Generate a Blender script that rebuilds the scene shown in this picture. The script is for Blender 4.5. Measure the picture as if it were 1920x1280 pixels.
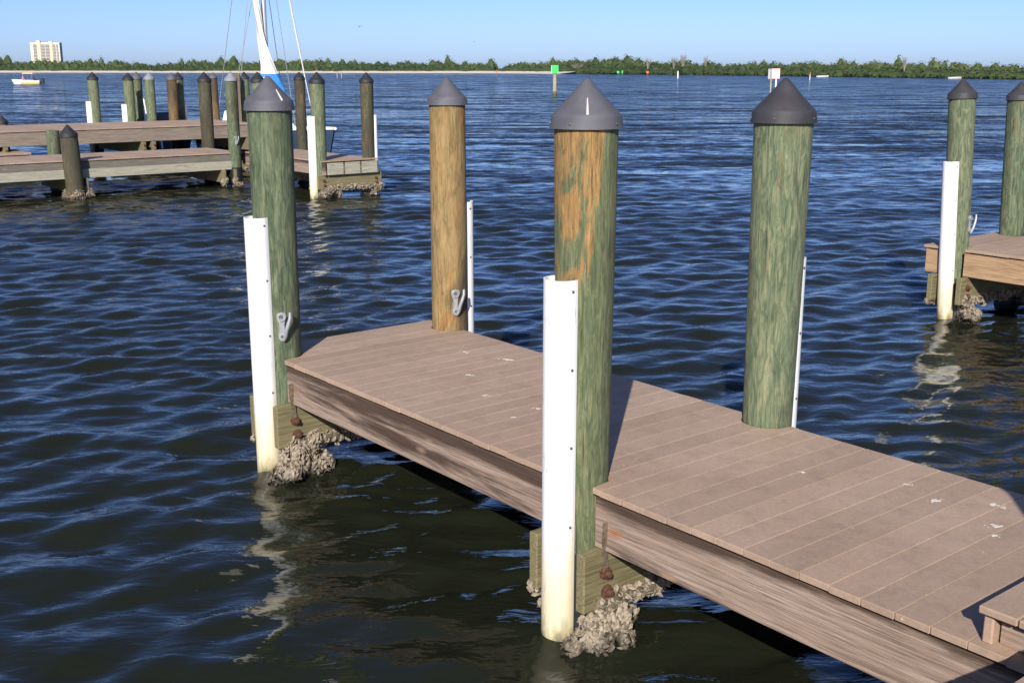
import bpy, bmesh, math, random
import numpy as np
from mathutils import Vector, Matrix
R = math.radians
random.seed(7); rng = np.random.default_rng(11)
for o in list(bpy.data.objects): bpy.data.objects.remove(o)
C = bpy.context.scene.collection
S = bpy.context.scene

# ---------------------------------------------------------------- camera, sky, sun, exposure
cam = bpy.data.objects.new('camera', bpy.data.cameras.new('camera')); C.objects.link(cam)
cam.location = (0, 0, 2.75)
cam.rotation_euler = (R(90 - 13.595), 0, 0)
cam.data.sensor_width = 36; cam.data.lens = 2117 / 1920 * 36
cam.data.clip_start = .05; cam.data.clip_end = 20000
S.camera = cam
SUN_EL, SUN_AZ = R(30.5), R(189.6)            # azimuth measured clockwise from +Y
w = bpy.data.worlds.new('World'); S.world = w; w.use_nodes = True
nt = w.node_tree
sky = nt.nodes.new('ShaderNodeTexSky'); sky.sky_type = 'NISHITA'; sky.sun_disc = False
sky.sun_elevation = SUN_EL; sky.sun_rotation = SUN_AZ
sky.altitude = 0; sky.air_density = 0.62; sky.dust_density = 0.6; sky.ozone_density = 5.6
bg = nt.nodes['Background']; bg.inputs[1].default_value = 0.104
wb = nt.nodes.new('ShaderNodeMix'); wb.data_type = 'RGBA'; wb.blend_type = 'MULTIPLY'; wb.inputs[0].default_value = 1; wb.inputs[7].default_value = (.96, .94, 1.10, 1)   # cool white balance over the whole sky
nt.links.new(sky.outputs[0], wb.inputs[6]); nt.links.new(wb.outputs[2], bg.inputs[0])
sl = bpy.data.lights.new('sun', 'SUN'); sl.energy = 5.0; sl.angle = R(.5); sl.color = (1, .95, .87)
so = bpy.data.objects.new('sun', sl); C.objects.link(so)
sd = Vector((math.sin(SUN_AZ) * math.cos(SUN_EL), math.cos(SUN_AZ) * math.cos(SUN_EL), math.sin(SUN_EL)))
so.rotation_euler = (-sd).to_track_quat('-Z', 'Y').to_euler(); so.location = (-5, -20, 20)
S.view_settings.view_transform = 'Standard'; S.view_settings.look = 'None'
S.view_settings.exposure = 0.36; S.view_settings.gamma = 1

# ---------------------------------------------------------------- frames: s runs along the finger piers, n across them
ANG = R(-51.137); DX, DY = math.cos(ANG), math.sin(ANG)
OX, OY = -1.562, 7.478
DECK = .81
def W(s, n, z=0.): return Vector((OX + DX * s - DY * n, OY + DY * s + DX * n, z))

# ---------------------------------------------------------------- materials
def mat(name):
    m = bpy.data.materials.new(name); m.use_nodes = True
    t = m.node_tree; b = t.nodes['Principled BSDF']
    return m, t, b
def N(t, kind, **kw):
    n = t.nodes.new('ShaderNode' + kind)
    for k, v in kw.items():
        if k.startswith('i_'):
            key = k[2:]; key = int(key) if key.isdigit() else key
            n.inputs[key].default_value = v
        else: setattr(n, k, v)
    return n
def L(t, a, ai, b, bi): t.links.new(a.outputs[ai], b.inputs[bi])
def coords(t, scale, kind='Object', loc=(0, 0, 0)):
    tc = N(t, 'TexCoord'); mp = N(t, 'Mapping'); mp.inputs['Scale'].default_value = scale; mp.inputs['Location'].default_value = loc
    L(t, tc, kind, mp, 0); return mp
def noise(t, vec, scale, detail=4, rough=.55, dist=0):
    n = N(t, 'TexNoise'); n.inputs['Scale'].default_value = scale; n.inputs['Detail'].default_value = detail
    n.inputs['Roughness'].default_value = rough; n.inputs['Distortion'].default_value = dist
    if vec: L(t, vec, 0, n, 'Vector')
    return n
def ramp(t, src, si, stops):
    r = N(t, 'ValToRGB'); e = r.color_ramp.elements
    while len(e) < len(stops): e.new(.5)
    for k, (p, c) in enumerate(stops):
        e[k].position = p; e[k].color = (c if len(c) == 4 else (*c, 1))
    t.links.new(src.outputs[si], r.inputs[0]); return r
def mix(t, fac, a, b, mode='MIX'):
    m = N(t, 'Mix', data_type='RGBA', blend_type=mode)
    for sock, v in ((m.inputs[0], fac), (m.inputs[6], a), (m.inputs[7], b)):
        if isinstance(v, (int, float)): sock.default_value = v
        elif isinstance(v, tuple): sock.default_value = (*v, 1) if len(v) == 3 else v
        else: t.links.new(v, sock)
    return m
def bump(t, b, src, strength, dist=.01, normal=None):
    n = N(t, 'Bump'); n.inputs['Strength'].default_value = strength; n.inputs['Distance'].default_value = dist
    t.links.new(src, n.inputs['Height'])
    if normal: t.links.new(normal, n.inputs['Normal'])
    t.links.new(n.outputs[0], b.inputs['Normal']); return n
G3 = lambda v: (v, v, v)

def plain(name, col, rough=.6, metal=0, var=.15, nscale=8, bmp=0):
    m, t, b = mat(name); mp = coords(t, (1, 1, 1)); nz = noise(t, mp, nscale, 5)
    r = ramp(t, nz, 0, [(.3, tuple(c * (1 - var) for c in col)), (.7, tuple(min(1, c * (1 + var)) for c in col))])
    L(t, r, 0, b, 'Base Color'); b.inputs['Roughness'].default_value = rough; b.inputs['Metallic'].default_value = metal
    if bmp: bump(t, b, nz.outputs[0], bmp, .004)
    return m

def pile_mat(name, base, pale, brown, brown_amt, dark_amt, seed, pb=(0, 0, 0, 0), db=(0, 0, 0, 0)):
    """treated round timber: green stain, bleached streaks, bare orange wood and dark weathering along the grain"""
    m, t, b = mat(name)
    info = N(t, 'ObjectInfo')
    tc = N(t, 'TexCoord'); add = N(t, 'VectorMath', operation='ADD'); L(t, tc, 'Object', add, 0)
    sc = N(t, 'VectorMath', operation='SCALE'); sc.inputs[0].default_value = (3, 5, 7); L(t, info, 'Random', sc, 'Scale'); L(t, sc, 0, add, 1)
    def mp(scale, off=0):
        q = N(t, 'Mapping'); q.inputs['Scale'].default_value = scale; q.inputs['Location'].default_value = (seed + off, seed * .7, seed * 1.3 + off); L(t, add, 0, q, 0); return q
    streak = noise(t, mp((27, 27, 4.6)), 1, 9, .76, 1.3)
    fine = noise(t, mp((120, 120, 5.)), 1, 5, .65, .4)
    patch = noise(t, mp((8, 8, 1.9), 4), 1, 7, .68, 1.2)
    big = noise(t, mp((2.4, 2.4, .8), 9), 1, 3, .5, .5)
    blot = noise(t, mp((20, 20, 5), 2), 1, 6, .75, .6)
    def biased(src, bv):
        if not any(bv): return src
        dt = N(t, 'VectorMath', operation='DOT_PRODUCT'); L(t, tc, 'Object', dt, 0); dt.inputs[1].default_value = bv[:3]
        a1 = N(t, 'Math', operation='ADD'); L(t, dt, 'Value', a1, 0); a1.inputs[1].default_value = bv[3]
        a2 = N(t, 'Math', operation='ADD', use_clamp=True); L(t, a1, 0, a2, 0); L(t, src, 0, a2, 1); return a2
    patch = biased(patch, pb); big = biased(big, db)
    crack = noise(t, mp((95, 95, 1.6), 6), 1, 3, .55, .4)
    c1 = ramp(t, streak, 0, [(.32, tuple(c * .5 for c in base)), (.47, base), (.62, pale), (.75, tuple(c * .8 for c in base))])
    br = ramp(t, streak, 0, [(.34, tuple(c * .28 for c in brown)), (.46, tuple(c * .8 for c in brown)), (.56, brown), (.68, tuple(min(1, c * 1.45) for c in brown))])
    fac = ramp(t, patch, 0, [(.67 - brown_amt * .27, G3(0)), (.74 - brown_amt * .27, G3(.9))])
    m1 = mix(t, fac.outputs[0], c1.outputs[0], br.outputs[0])
    dk = ramp(t, big, 0, [(.62 - dark_amt * .3, G3(0)), (.78 - dark_amt * .3, G3(.75))])
    m2 = mix(t, dk.outputs[0], m1.outputs[2], (.045, .036, .022))
    fr = ramp(t, fine, 0, [(.33, G3(.5)), (.5, G3(1)), (.7, G3(1.15))])
    m3 = mix(t, .8, m2.outputs[2], fr.outputs[0], 'MULTIPLY')
    bl = ramp(t, blot, 0, [(.34, G3(.45)), (.5, G3(1.05))])
    m4 = mix(t, .6, m3.outputs[2], bl.outputs[0], 'MULTIPLY')
    ck = ramp(t, crack, 0, [(.30, G3(.18)), (.375, G3(1))]); m4 = mix(t, .8, m4.outputs[2], ck.outputs[0], 'MULTIPLY')
    L(t, m4, 2, b, 'Base Color'); b.inputs['Roughness'].default_value = .8
    ad = N(t, 'Math', operation='ADD'); L(t, streak, 0, ad, 0); L(t, fine, 0, ad, 1)
    bump(t, b, ad.outputs[0], .55, .012)
    return m
GREEN, PALE, BROWN = (.080, .112, .056), (.18, .195, .11), (.30, .165, .055)
M = {}
M['pile_green'] = pile_mat('pile_green_wood', GREEN, PALE, (.20, .13, .055), .25, .22, 1., (0, 0, 0, 0), (.55, .68, 0, 0))
M['pile_mixed'] = pile_mat('pile_green_and_bare_wood', (.10, .125, .058), (.19, .19, .09), (.36, .20, .065), .30, .2, 4.3, (-.15, -.9, .17, -.30), (.3, .4, 0, 0))
M['pile_orange'] = pile_mat('pile_bare_orange_wood', (.26, .175, .065), (.33, .22, .095), (.33, .165, .045), .5, .2, 7.7, (0, 0, 0, 0), (.5, .62, 0, 0))
M['pile_pale'] = pile_mat('pile_pale_green_wood', (.105, .138, .072), (.23, .235, .13), (.24, .17, .08), .3, .05, 2.2)
M['pile_dark'] = pile_mat('pile_dark_weathered_wood', (.06, .06, .03), (.11, .095, .05), (.22, .10, .03), .35, .65, 5.1)
M['pile_brown'] = pile_mat('pile_brown_weathered_wood', (.15, .095, .035), (.2, .13, .06), (.22, .11, .03), .6, .4, 8.6)

def plank_mat(name, a, bcol, dark, axis=0, band=True, stain=False):
    """sawn weathered plank, grain along local x (axis 0) or y (axis 1)"""
    m, t, b = mat(name)
    info = N(t, 'ObjectInfo'); tc = N(t, 'TexCoord'); add = N(t, 'VectorMath', operation='ADD'); L(t, tc, 'Object', add, 0)
    sc = N(t, 'VectorMath', operation='SCALE'); sc.inputs[0].default_value = (9, 9, 0); L(t, info, 'Random', sc, 'Scale'); L(t, sc, 0, add, 1)
    def mp(l, x): 
        q = N(t, 'Mapping'); q.inputs['Scale'].default_value = (l, x, x) if axis == 0 else (x, l, x); L(t, add, 0, q, 0); return q
    warp0 = noise(t, mp(.42, 5.), 1, 6, .62, .5)
    sepz = N(t, 'SeparateXYZ'); L(t, tc, 'Object', sepz, 0)
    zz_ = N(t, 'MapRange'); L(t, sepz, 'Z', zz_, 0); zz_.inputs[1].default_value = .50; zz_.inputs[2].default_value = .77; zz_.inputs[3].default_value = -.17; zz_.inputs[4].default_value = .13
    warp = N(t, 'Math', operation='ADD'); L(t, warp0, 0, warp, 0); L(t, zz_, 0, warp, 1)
    g = noise(t, mp(1.6, 85), 1, 8, .72, 1.0)
    g2 = noise(t, mp(4, 150), 1, 3, .6, .2)
    c1 = ramp(t, g, 0, [(.3, tuple(c * .55 for c in a)), (.5, a), (.68, bcol)])
    src = c1.outputs[0]
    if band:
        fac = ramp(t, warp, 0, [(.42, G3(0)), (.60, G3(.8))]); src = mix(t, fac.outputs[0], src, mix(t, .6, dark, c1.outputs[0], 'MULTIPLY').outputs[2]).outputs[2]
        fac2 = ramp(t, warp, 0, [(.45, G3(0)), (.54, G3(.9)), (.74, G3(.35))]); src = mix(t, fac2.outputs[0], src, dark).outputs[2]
    vor = N(t, 'TexVoronoi'); vor.inputs['Scale'].default_value = 1; L(t, mp(2.2, 6.5), 0, vor, 'Vector')
    kn = ramp(t, vor, 0, [(.07, G3(.9)), (.15, G3(0))])
    src = mix(t, kn.outputs[0], src, (.30, .19, .12)).outputs[2]
    fr = ramp(t, g2, 0, [(.36, G3(.5)), (.5, G3(1.0)), (.7, G3(1.1))])
    src = mix(t, .8, src, fr.outputs[0], 'MULTIPLY').outputs[2]
    if stain:
        ds = N(t, 'VectorMath', operation='SUBTRACT'); L(t, tc, 'Object', ds, 0); ds.inputs[1].default_value = (-1.31, .02, .615)
        dm = N(t, 'VectorMath', operation='MULTIPLY'); L(t, ds, 0, dm, 0); dm.inputs[1].default_value = (5.5, 1, 14)
        dl = N(t, 'VectorMath', operation='LENGTH'); L(t, dm, 0, dl, 0)
        sa = N(t, 'Math', operation='MULTIPLY_ADD'); L(t, g, 0, sa, 0); sa.inputs[1].default_value = 1.2; L(t, dl, 'Value', sa, 2)
        sr = ramp(t, sa, 0, [(.55, G3(.9)), (1., G3(0))]); src = mix(t, sr.outputs[0], src, (.30, .10, .015)).outputs[2]
    t.links.new(src, b.inputs['Base Color']); b.inputs['Roughness'].default_value = .78
    bump(t, b, g.outputs[0], .4, .006)
    return m
M['stringer'] = plank_mat('weathered_pinkish_plank', (.30, .21, .155), (.43, .335, .265), (.06, .033, .02), 0, True, True)
M['stringer_tan'] = plank_mat('fresh_tan_plank', (.40, .25, .13), (.46, .32, .19), (.22, .11, .05), 0, False)
M['stringer_n'] = plank_mat('weathered_plank_crosswise', (.24, .185, .14), (.33, .28, .22), (.10, .06, .042), 1, False)
M['stringer_pale'] = plank_mat('pale_new_plank_crosswise', (.36, .335, .25), (.44, .41, .32), (.2, .15, .1), 1, False)
M['stringer_grey'] = plank_mat('dark_grey_plank_crosswise', (.16, .14, .11), (.22, .19, .15), (.06, .05, .04), 1, False)  # darker grey wood tone, used for the low walkway's upper stringers
M['beam'] = plank_mat('greenish_treated_beam', (.185, .155, .075), (.27, .23, .12), (.11, .095, .04), 1, False)

def deck_mat():
    m, t, b = mat('composite_deck_board')
    info = N(t, 'ObjectInfo'); geo = N(t, 'NewGeometry')
    mp = N(t, 'Mapping'); L(t, geo, 'Position', mp, 0)
    n1 = noise(t, mp, 1.3, 5, .6); n2 = noise(t, mp, 60, 4, .7); n3 = noise(t, mp, 9, 4, .6)
    c = ramp(t, n1, 0, [(.3, (.34, .231, .158)), (.7, (.40, .284, .202))])
    rv = ramp(t, info, 'Random', [(0, G3(.90)), (1, G3(1.08))])
    c2 = mix(t, 1., c.outputs[0], rv.outputs[0], 'MULTIPLY')
    f2 = ramp(t, n2, 0, [(.3, G3(.86)), (.65, G3(1.06))]); c3 = mix(t, 1., c2.outputs[2], f2.outputs[0], 'MULTIPLY')
    f3 = ramp(t, n3, 0, [(.25, G3(.76)), (.5, G3(1))]); c4 = mix(t, .7, c3.outputs[2], f3.outputs[0], 'MULTIPLY')
    v = N(t, 'TexVoronoi'); v.inputs['Scale'].default_value = 13; L(t, mp, 0, v, 'Vector')          # bird lime specks
    sp = ramp(t, v, 0, [(.035, G3(1)), (.06, G3(0))])
    sel = noise(t, mp, 2.1, 2); sl_ = ramp(t, sel, 0, [(.42, G3(0)), (.5, G3(1))])
    k = N(t, 'Math', operation='MULTIPLY'); L(t, sp, 0, k, 0); L(t, sl_, 0, k, 1)
    c5 = mix(t, k.outputs[0], c4.outputs[2], (.56, .51, .44))
    L(t, c5, 2, b, 'Base Color'); b.inputs['Roughness'].default_value = .72
    bump(t, b, n2.outputs[0], .15, .003)
    return m
M['deck'] = deck_mat()
M['sand'] = plain('sandy_gap_dirt', (.30, .205, .12), .95, 0, .25, 30)
def pvc_mat():
    m, t, b = mat('white_pvc_pipe'); tc = N(t, 'TexCoord'); sep = N(t, 'SeparateXYZ'); L(t, tc, 'Object', sep, 0)
    mp = coords(t, (1, 1, .35)); nz = noise(t, mp, 9, 5, .7)
    ad = N(t, 'Math', operation='MULTIPLY_ADD'); L(t, nz, 0, ad, 0); ad.inputs[1].default_value = .55; L(t, sep, 'Z', ad, 2)
    r = ramp(t, ad, 0, [(.22, (.10, .095, .05)), (.33, (.42, .36, .2)), (.42, (.66, .57, .38)), (.62, (.74, .66, .48)), (.9, (.80, .79, .76))])
    sc = noise(t, coords(t, (30, 30, 5)), 1, 4, .7); sr = ramp(t, sc, 0, [(.61, G3(0)), (.68, G3(.7))])
    c = mix(t, sr.outputs[0], r.outputs[0], (.42, .40, .38))
    L(t, c, 2, b, 'Base Color'); b.inputs['Roughness'].default_value = .38
    return m
M['pvc'] = pvc_mat()
M['cap_black'] = plain('black_plastic_cap', (.018, .018, .02), .66, 0, .3, 14)
M['cap_grey'] = plain('sun_faded_grey_plastic_cap', (.085, .083, .095), .66, 0, .22, 7)
M['cap_light'] = plain('pale_grey_plastic_cap', (.2, .21, .23), .66, 0, .15, 7)
M['cap_charcoal'] = plain('charcoal_plastic_cap', (.034, .032, .035), .66, 0, .35, 9)
M['wrap'] = plain('black_pile_wrap', (.014, .015, .018), .5, 0, .3, 10)
M['galv'] = plain('galvanised_cleat_metal', (.42, .43, .44), .5, .55, .15, 40, .2)
M['screw'] = plain('dull_screw_metal', (.16, .15, .14), .5, .6, .2, 20)
M['rust'] = plain('rusty_bolt_iron', (.10, .042, .022), .9, .1, .6, 70, .8)
M['strap'] = plain('grey_brown_strap_metal', (.20, .16, .11), .7, .4, .4, 40, .3)
def shell_mat(name, col):
    m, t, b = mat(name); geo = N(t, 'NewGeometry'); sep = N(t, 'SeparateXYZ'); L(t, geo, 'Position', sep, 0)
    nz = noise(t, None, 55, 5, .7); L(t, geo, 'Position', nz, 'Vector'); n2 = noise(t, None, 9, 3); L(t, geo, 'Position', n2, 'Vector')
    c = ramp(t, nz, 0, [(.3, tuple(v * .3 for v in col)), (.48, col), (.68, tuple(min(.8, v * 1.55) for v in col))])
    wz = N(t, 'Math', operation='MULTIPLY_ADD'); L(t, n2, 0, wz, 0); wz.inputs[1].default_value = .16; L(t, sep, 'Z', wz, 2)
    wet = ramp(t, wz, 0, [(.09, G3(.22)), (.17, G3(1))]); c2 = mix(t, 1., c.outputs[0], wet.outputs[0], 'MULTIPLY')
    L(t, c2, 2, b, 'Base Color'); wr = ramp(t, wz, 0, [(.09, G3(.25)), (.17, G3(.85))]); L(t, wr, 0, b, 'Roughness')
    bump(t, b, nz.outputs[0], .8, .006); return m
M['oyster'] = shell_mat('oyster_shell_crust', (.27, .22, .16))
M['mud'] = shell_mat('muddy_oyster_core', (.12, .095, .06))
M['lime'] = plain('bird_dropping_white', (.58, .55, .5), .8, 0, .1, 30)
M['white'] = plain('white_gelcoat', (.78, .78, .76), .3, 0, .04, 3)
M['navy'] = plain('navy_hull_paint', (.035, .06, .11), .3, 0, .1, 3)
M['yellow'] = plain('yellow_hull_paint', (.62, .40, .05), .4, 0, .1, 3)
M['orange'] = plain('orange_canvas', (.72, .36, .10), .7, 0, .1, 3)
M['black'] = plain('black_outboard_plastic', (.015, .015, .016), .4, 0, .2, 3)
M['sail'] = plain('creased_white_sailcloth', (.66, .62, .56), .8, 0, .1, 5, .3)
M['blue_cloth'] = plain('bright_blue_cloth', (.02, .19, .55), .7, 0, .1, 5)
M['yellow_cloth'] = plain('yellow_print', (.75, .58, .08), .7, 0, .1, 5)
M['alu'] = plain('aluminium_mast', (.55, .55, .54), .4, .6, .06, 3)
M['wire'] = plain('steel_stay_wire', (.38, .38, .38), .5, .4, .05, 3)
M['day_green'] = plain('green_dayboard', (.04, .62, .11), .5, 0, .05, 3)
M['dark_green'] = plain('dark_green_lettering', (.01, .13, .05), .6, 0, .05, 3)
M['sign_white'] = plain('white_sign_face', (.75, .74, .72), .5, 0, .05, 3)
M['red'] = plain('red_sign_border', (.45, .05, .035), .5, 0, .05, 3)
M['ink'] = plain('black_sign_lettering', (.02, .02, .02), .6, 0, .05, 3)
M['orange_paint'] = plain('orange_marker_paint', (.65, .14, .02), .5, 0, .1, 3)
M['post_wood'] = plain('bleached_marker_post', (.33, .29, .20), .85, 0, .3, 4)
M['sawn_post'] = plank_mat('brown_sawn_post', (.20, .15, .10), (.27, .21, .15), (.1, .07, .05), 0, False)
M['cream'] = plain('cream_rendered_wall', (.68, .62, .50), .8, 0, .04, .05)
M['ochre'] = plain('ochre_rendered_band', (.66, .52, .36), .8, 0, .04, .05)
M['bay'] = plain('dark_balcony_glass', (.10, .11, .12), .3, 0, .2, .2)
M['sandbeach'] = plain('pale_beach_sand', (.62, .54, .43), .95, 0, .08, .06)
M['soil'] = plain('shore_soil', (.06, .05, .03), .95, 0, .2, .1)
M['bark'] = plain('grey_bare_branches', (.26, .22, .19), .9, 0, .2, 1)
M['bird'] = plain('dark_bird_feathers', (.06, .06, .065), .8, 0, .2, 10)
M['skin'] = plain('skin', (.42, .24, .17), .6, 0, .05, 3)
M['pink'] = plain('pink_shirt', (.6, .22, .24), .8, 0, .05, 3)
M['darkshirt'] = plain('dark_shirt', (.03, .035, .05), .8, 0, .05, 3)

def leaf_mat():
    m, t, b = mat('mangrove_foliage')
    at = N(t, 'Attribute', attribute_name='tint')
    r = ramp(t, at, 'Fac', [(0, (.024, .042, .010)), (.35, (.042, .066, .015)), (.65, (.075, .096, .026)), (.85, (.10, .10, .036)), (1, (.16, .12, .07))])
    L(t, r, 0, b, 'Base Color'); b.inputs['Roughness'].default_value = .7
    return m
M['leaf'] = leaf_mat()

def water_mat():
    m, t, b = mat('bay_water')
    b.inputs['Base Color'].default_value = (.012, .014, .008, 1)
    b.inputs['Roughness'].default_value = .04; b.inputs['IOR'].default_value = 1.333
    geo = N(t, 'NewGeometry')
    def mp(sx, sy, rot):
        q = N(t, 'Mapping'); q.inputs['Rotation'].default_value = (0, 0, rot); q.inputs['Scale'].default_value = (sx, sy, 1); L(t, geo, 'Position', q, 0); return q
    fine = noise(t, mp(3.2, 8, R(-20)), 1, 3, .55, .3)
    mid = noise(t, mp(.55, 1.9, R(-14)), 1, 4, .6, .4)
    at = N(t, 'Attribute', attribute_name='far')
    k = N(t, 'Math', operation='MULTIPLY'); L(t, mid, 0, k, 0); L(t, at, 'Fac', k, 1)
    # unresolved ripples farther out: the normal itself is tilted by two noise fields, so it never averages to a mirror
    geoN = N(t, 'NewGeometry')
    na = noise(t, mp(.16, .55, R(-12)), 1, 4, .6, .3); nb_ = noise(t, mp(1.9, 5.2, R(-16)), 1, 4, .62, .3)
    sub = N(t, 'VectorMath', operation='ADD'); L(t, na, 'Color', sub, 0); L(t, nb_, 'Color', sub, 1)
    sb2 = N(t, 'VectorMath', operation='SUBTRACT'); L(t, sub, 0, sb2, 0); sb2.inputs[1].default_value = (1., 1.12, 1.)
    ml = N(t, 'VectorMath', operation='MULTIPLY'); L(t, sb2, 0, ml, 0); ml.inputs[1].default_value = (.65, 1.1, 0)
    sc_ = N(t, 'VectorMath', operation='SCALE'); L(t, ml, 0, sc_, 0); L(t, at, 'Fac', sc_, 'Scale')
    ad_ = N(t, 'VectorMath', operation='ADD'); L(t, geoN, 'Normal', ad_, 0); L(t, sc_, 0, ad_, 1)
    b1 = N(t, 'VectorMath', operation='NORMALIZE'); L(t, ad_, 0, b1, 0)
    b2 = N(t, 'Bump'); b2.inputs['Strength'].default_value = 1; b2.inputs['Distance'].default_value = .013; L(t, fine, 0, b2, 'Height'); L(t, b1, 0, b2, 'Normal')
    L(t, b2, 0, b, 'Normal')
    return m
M['water'] = water_mat()

# ---------------------------------------------------------------- mesh helpers
class MB:
    def __init__(s): s.v = []; s.f = []
    def add(s, vs, fs):
        o = len(s.v); s.v += [tuple(p) for p in vs]; s.f += [tuple(i + o for i in f) for f in fs]; return s
    def box(s, x0, x1, y0, y1, z0, z1):
        return s.add([(x, y, z) for z in (z0, z1) for y in (y0, y1) for x in (x0, x1)],
                     [(0, 2, 3, 1), (4, 5, 7, 6), (0, 1, 5, 4), (2, 6, 7, 3), (0, 4, 6, 2), (1, 3, 7, 5)])
    def prism(s, pts, z0, z1):
        k = len(pts)
        return s.add([(x, y, z0) for x, y in pts] + [(x, y, z1) for x, y in pts],
                     [tuple(range(k - 1, -1, -1)), tuple(range(k, 2 * k))] + [(i, (i + 1) % k, k + (i + 1) % k, k + i) for i in range(k)])
    def lathe(s, prof, seg=24, cx=0, cy=0, caps=True):
        vs = []; fs = []; k = len(prof)
        for r, z in prof:
            for j in range(seg): a = 2 * math.pi * j / seg; vs.append((cx + r * math.cos(a), cy + r * math.sin(a), z))
        for i in range(k - 1):
            for j in range(seg): j2 = (j + 1) % seg; fs.append((i * seg + j, i * seg + j2, (i + 1) * seg + j2, (i + 1) * seg + j))
        if caps: fs.append(tuple(range(seg - 1, -1, -1))); fs.append(tuple((k - 1) * seg + j for j in range(seg)))
        return s.add(vs, fs)
    def tube(s, pts, rad, seg=8):
        pts = [Vector(p) for p in pts]; k = len(pts); vs = []; fs = []
        rr = rad if isinstance(rad, (list, tuple)) else [rad] * k
        up = None
        for i, p in enumerate(pts):
            d = (pts[min(i + 1, k - 1)] - pts[max(i - 1, 0)]).normalized()
            a = d.orthogonal().normalized() if up is None else (up - d * up.dot(d)).normalized()
            up = a; bb = d.cross(a)
            for j in range(seg): t_ = 2 * math.pi * j / seg; vs.append(p + (a * math.cos(t_) + bb * math.sin(t_)) * rr[i])
        for i in range(k - 1):
            for j in range(seg): j2 = (j + 1) % seg; fs.append((i * seg + j, i * seg + j2, (i + 1) * seg + j2, (i + 1) * seg + j))
        fs.append(tuple(range(seg - 1, -1, -1))); fs.append(tuple((k - 1) * seg + j for j in range(seg)))
        return s.add(vs, fs)
    def mesh(s, name, smooth=False, bevel=0):
        me = bpy.data.meshes.new(name); me.from_pydata(s.v, [], s.f)
        if bevel:
            bm = bmesh.new(); bm.from_mesh(me)
            es = [e for e in bm.edges if len(e.link_faces) == 2 and e.calc_face_angle() > .6]
            bmesh.ops.bevel(bm, geom=es, offset=bevel, segments=1, affect='EDGES'); bm.to_mesh(me); bm.free()
        if smooth:
            me.polygons.foreach_set('use_smooth', [True] * len(me.polygons))
            try: me.set_sharp_from_angle(angle=R(40))
            except Exception: pass
        me.update(); return me
    def build(s, name, m, parent=None, smooth=False, bevel=0, loc=None, rot=None):
        return put(name, s.mesh(name, smooth, bevel), m, parent, loc, rot)
def put(name, me, m, parent=None, loc=None, rot=None):
    o = bpy.data.objects.new(name, me); C.objects.link(o)
    if m is not None and not me.materials: me.materials.append(M[m] if isinstance(m, str) else m)
    if parent: o.parent = parent
    if loc is not None: o.location = loc
    if rot is not None: o.rotation_euler = rot
    return o
def tag(o, label, cat, group=None):
    o['label'] = label; o['category'] = cat
    if group: o['group'] = group
    return o
def thing(name, label, cat, loc, rz=0, group=None, tilt=(0, 0)):
    o = bpy.data.objects.new(name, None); C.objects.link(o); o.empty_display_size = .2
    o.location = loc; o.rotation_euler = (tilt[0], tilt[1], rz); return tag(o, label, cat, group)
def structure(o): o['kind'] = 'structure'; return o

# ---------------------------------------------------------------- water
def waves(X, Y, res):
    """sum of directional ripples; components finer than the local grid are left to the bump"""
    r = np.random.default_rng(5); Z = np.zeros_like(X)
    for i in range(70):
        lam = .21 * (1.9 / .21) ** (r.random() ** 1.15)
        th = R(112) + r.normal(0, .48)
        amp = .0036 * lam ** .60 * (.5 + r.random())
        if lam > .9: amp *= .5
        k = 2 * np.pi / lam; ph = r.random() * 6.28
        att = np.clip((lam / res - 2.5) / 2.5, 0, 1)
        p = k * (np.cos(th) * X + np.sin(th) * Y) + ph + .6 * np.sin(.9 * X * r.normal() + .7 * Y * r.normal() + ph)
        Z += att * amp * (np.sin(p) + .22 * np.cos(2 * p))
    return Z
xs = np.arange(-19, 19.001, .055)
ys = [-4.]
while ys[-1] < 52: ys.append(ys[-1] + max(.05, .0048 * max(ys[-1], 0)))
ys = np.array(ys); X, Y = np.meshgrid(xs, ys); res = np.maximum(.055, np.gradient(ys))[:, None] * np.ones_like(X)
edge = np.minimum.reduce([X + 19, 19 - X, (Y + 4) * 2, (52 - Y) / 4]); fade = np.clip(edge / 2.5, 0, 1); fade = fade * fade * (3 - 2 * fade)
Z = waves(X, Y, res) * fade
far = np.clip((Y - 5) / 42, 0, 1) ** .9; far = np.maximum(far, (1 - fade))
nr, nc = X.shape
verts = np.stack([X, Y, Z], -1).reshape(-1, 3)
i0 = (np.arange(nr - 1)[:, None] * nc + np.arange(nc - 1)[None]).reshape(-1)
quads = np.stack([i0, i0 + 1, i0 + nc + 1, i0 + nc], -1)
B = 9000.; nb = len(verts)
ring = np.array([(-19, -4, 0), (19, -4, 0), (19, ys[-1], 0), (-19, ys[-1], 0), (-B, -600, 0), (B, -600, 0), (B, B, 0), (-B, B, 0)])
rq = np.array([(4, 5, 1, 0), (5, 6, 2, 1), (6, 7, 3, 2), (7, 4, 0, 3)]) + nb
verts = np.concatenate([verts, ring]); quads = np.concatenate([quads, rq])
me = bpy.data.meshes.new('water'); me.vertices.add(len(verts)); me.vertices.foreach_set('co', verts.ravel())
me.loops.add(quads.size); me.loops.foreach_set('vertex_index', quads.ravel().astype(np.int32))
me.polygons.add(len(quads)); me.polygons.foreach_set('loop_start', np.arange(0, quads.size, 4, dtype=np.int32))
me.polygons.foreach_set('loop_total', np.full(len(quads), 4, dtype=np.int32)); me.update(calc_edges=True)
me.polygons.foreach_set('use_smooth', np.ones(len(quads), dtype=bool))
at = me.attributes.new('far', 'FLOAT', 'POINT'); at.data.foreach_set('value', np.concatenate([far.ravel(), np.ones(8)]).astype(np.float32))
structure(put('water', me, 'water'))

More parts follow.
